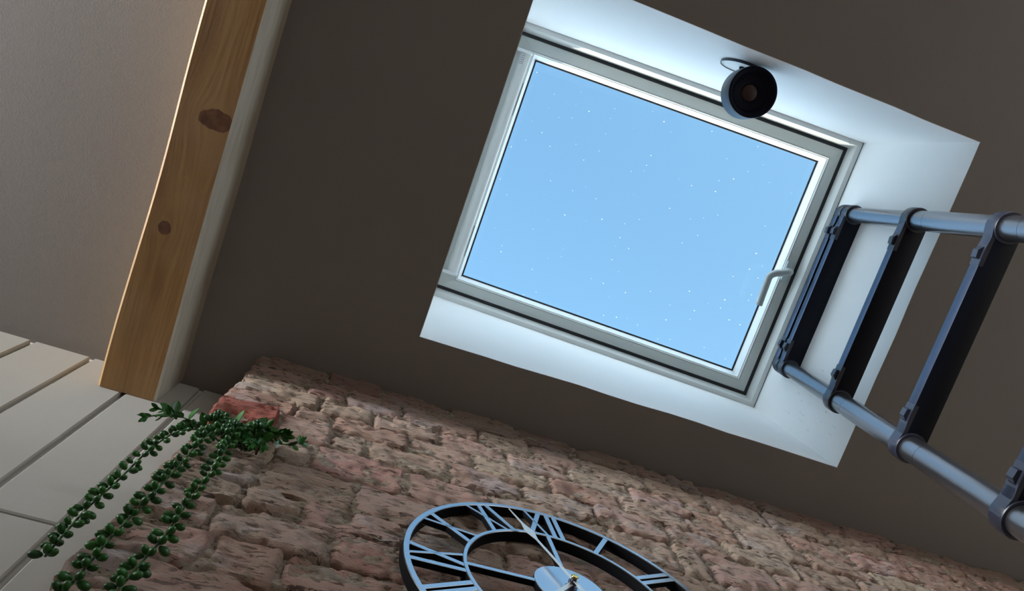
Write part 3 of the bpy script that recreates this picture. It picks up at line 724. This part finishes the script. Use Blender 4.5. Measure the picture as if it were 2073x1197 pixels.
strand([(-.17, .66, 1.385), (-.175, .625, 1.385), (-.168, .60, 1.36), (-.165, .592, 1.325)], .014, 7, 1.15, True)
strand([(-.19, .66, 1.385), (-.20, .62, 1.36), (-.205, .598, 1.32), (-.21, .592, 1.27)], .014, 7, 1.15, True)
fo = fin(clump, 'foliage', M_succ, plant, 80); fo['kind'] = 'stuff'
def sprig(path, n, me, sc, spread=1.0, tip=4, tipme=None):
    pts = [Vector(p) for p in path]; bm = bmesh.new(); add_tube(bm, pts, [.0016 - .0008 * i / len(pts) for i in range(len(pts))], 6)
    st = at(fin(bm, 'sprig', M_stem, plant, 60), PB)
    segs = len(pts) - 1
    for k in range(n):
        f = (k + .6) / n * segs; i = min(int(f), segs - 1); t = f - i; p = pts[i].lerp(pts[i + 1], t); d = (pts[i + 1] - pts[i]).normalized()
        u = d.cross(Vector((0, 1, .2))).normalized(); v = d.cross(u); an = k * 2.4 + random.uniform(-.3, .3)
        rd = u * math.cos(an) + v * math.sin(an)
        put('leaf', me, st, p, d * .9 + rd * spread, random.random() * 6, sc * random.uniform(.8, 1.15), PB)
    for k in range(tip):
        d = (pts[-1] - pts[-2]).normalized(); an = 2 * PI * k / tip; u = d.cross(Vector((0, 1, .2))).normalized(); v = d.cross(u)
        put('leaf', tipme or me, st, pts[-1], d + (u * math.cos(an) + v * math.sin(an)) * .55, an, sc * random.uniform(.8, 1.1), PB)
sprig([(-.235, .64, 1.365), (-.262, .618, 1.345), (-.295, .605, 1.325), (-.318, .60, 1.318)], 5, leaf_me, .95, .9, 2)
sprig([(-.300, .604, 1.323), (-.322, .60, 1.305), (-.338, .598, 1.285), (-.347, .598, 1.272)], 6, leaf_small, 1.0, .8, 4)
sprig([(-.305, .604, 1.322), (-.328, .598, 1.318), (-.342, .596, 1.312)], 5, leaf_small, 1.0, .8, 4)
sprig([(-.195, .65, 1.38), (-.18, .615, 1.385), (-.165, .60, 1.375), (-.15, .594, 1.355)], 6, leaf_me, .9, 1.0, 3)
sprig([(-.18, .65, 1.37), (-.155, .615, 1.36), (-.13, .60, 1.34), (-.11, .597, 1.315), (-.095, .596, 1.315), (-.082, .594, 1.335)], 9, leaf_small, 1.15, .9, 5)
sprig([(-.175, .65, 1.36), (-.155, .612, 1.34), (-.145, .598, 1.31), (-.14, .594, 1.28)], 7, leaf_me, .8, .9, 3)
sprig([(-.16, .65, 1.37), (-.135, .612, 1.365), (-.118, .60, 1.36)], 5, leaf_small, 1.3, .9, 4)
sprig([(-.21, .65, 1.375), (-.205, .612, 1.36), (-.19, .596, 1.335), (-.18, .592, 1.30)], 7, leaf_me, .85, 1.0, 3)
sprig([(-.20, .65, 1.375), (-.178, .608, 1.372), (-.150, .595, 1.36), (-.128, .592, 1.352)], 6, leaf_small, 1.25, .9, 5)
sprig([(-.19, .65, 1.37), (-.170, .608, 1.335), (-.158, .594, 1.30), (-.160, .590, 1.265)], 6, leaf_small, 1.2, .9, 4)
for b_, d_ in (((-.286, .603, 1.322), (.25, -.35, .8)), ((-.316, .60, 1.316), (-.1, -.4, .8)), ((-.205, .595, 1.35), (.1, -.4, .9)), ((-.172, .594, 1.345), (.5, -.4, .8))): put('leaf', leaf_me, plant, b_, d_, random.random() * 6, 1.05, PB)
put('leaf', leaf_pale, plant, (-.125, .594, 1.30), (.5, -.3, -.5), 1.2, 1.0, PB)['label'] = 'pale leaf showing its back'
bm = bmesh.new()
for k in range(9):
    a = Vector((-.25 + .012 * k, .70, 1.37 + random.uniform(-.02, .02))); b = Vector((-.22 + .008 * k + random.uniform(-.02, .02), .635, 1.35 + random.uniform(-.012, .01)))
    add_tube(bm, [a, (a + b) / 2 + Vector((0, 0, .015)), b], .0022, 5)
ro = at(fin(bm, 'root_clump', M_twig, plant, 60), PB); ro['kind'] = 'stuff'
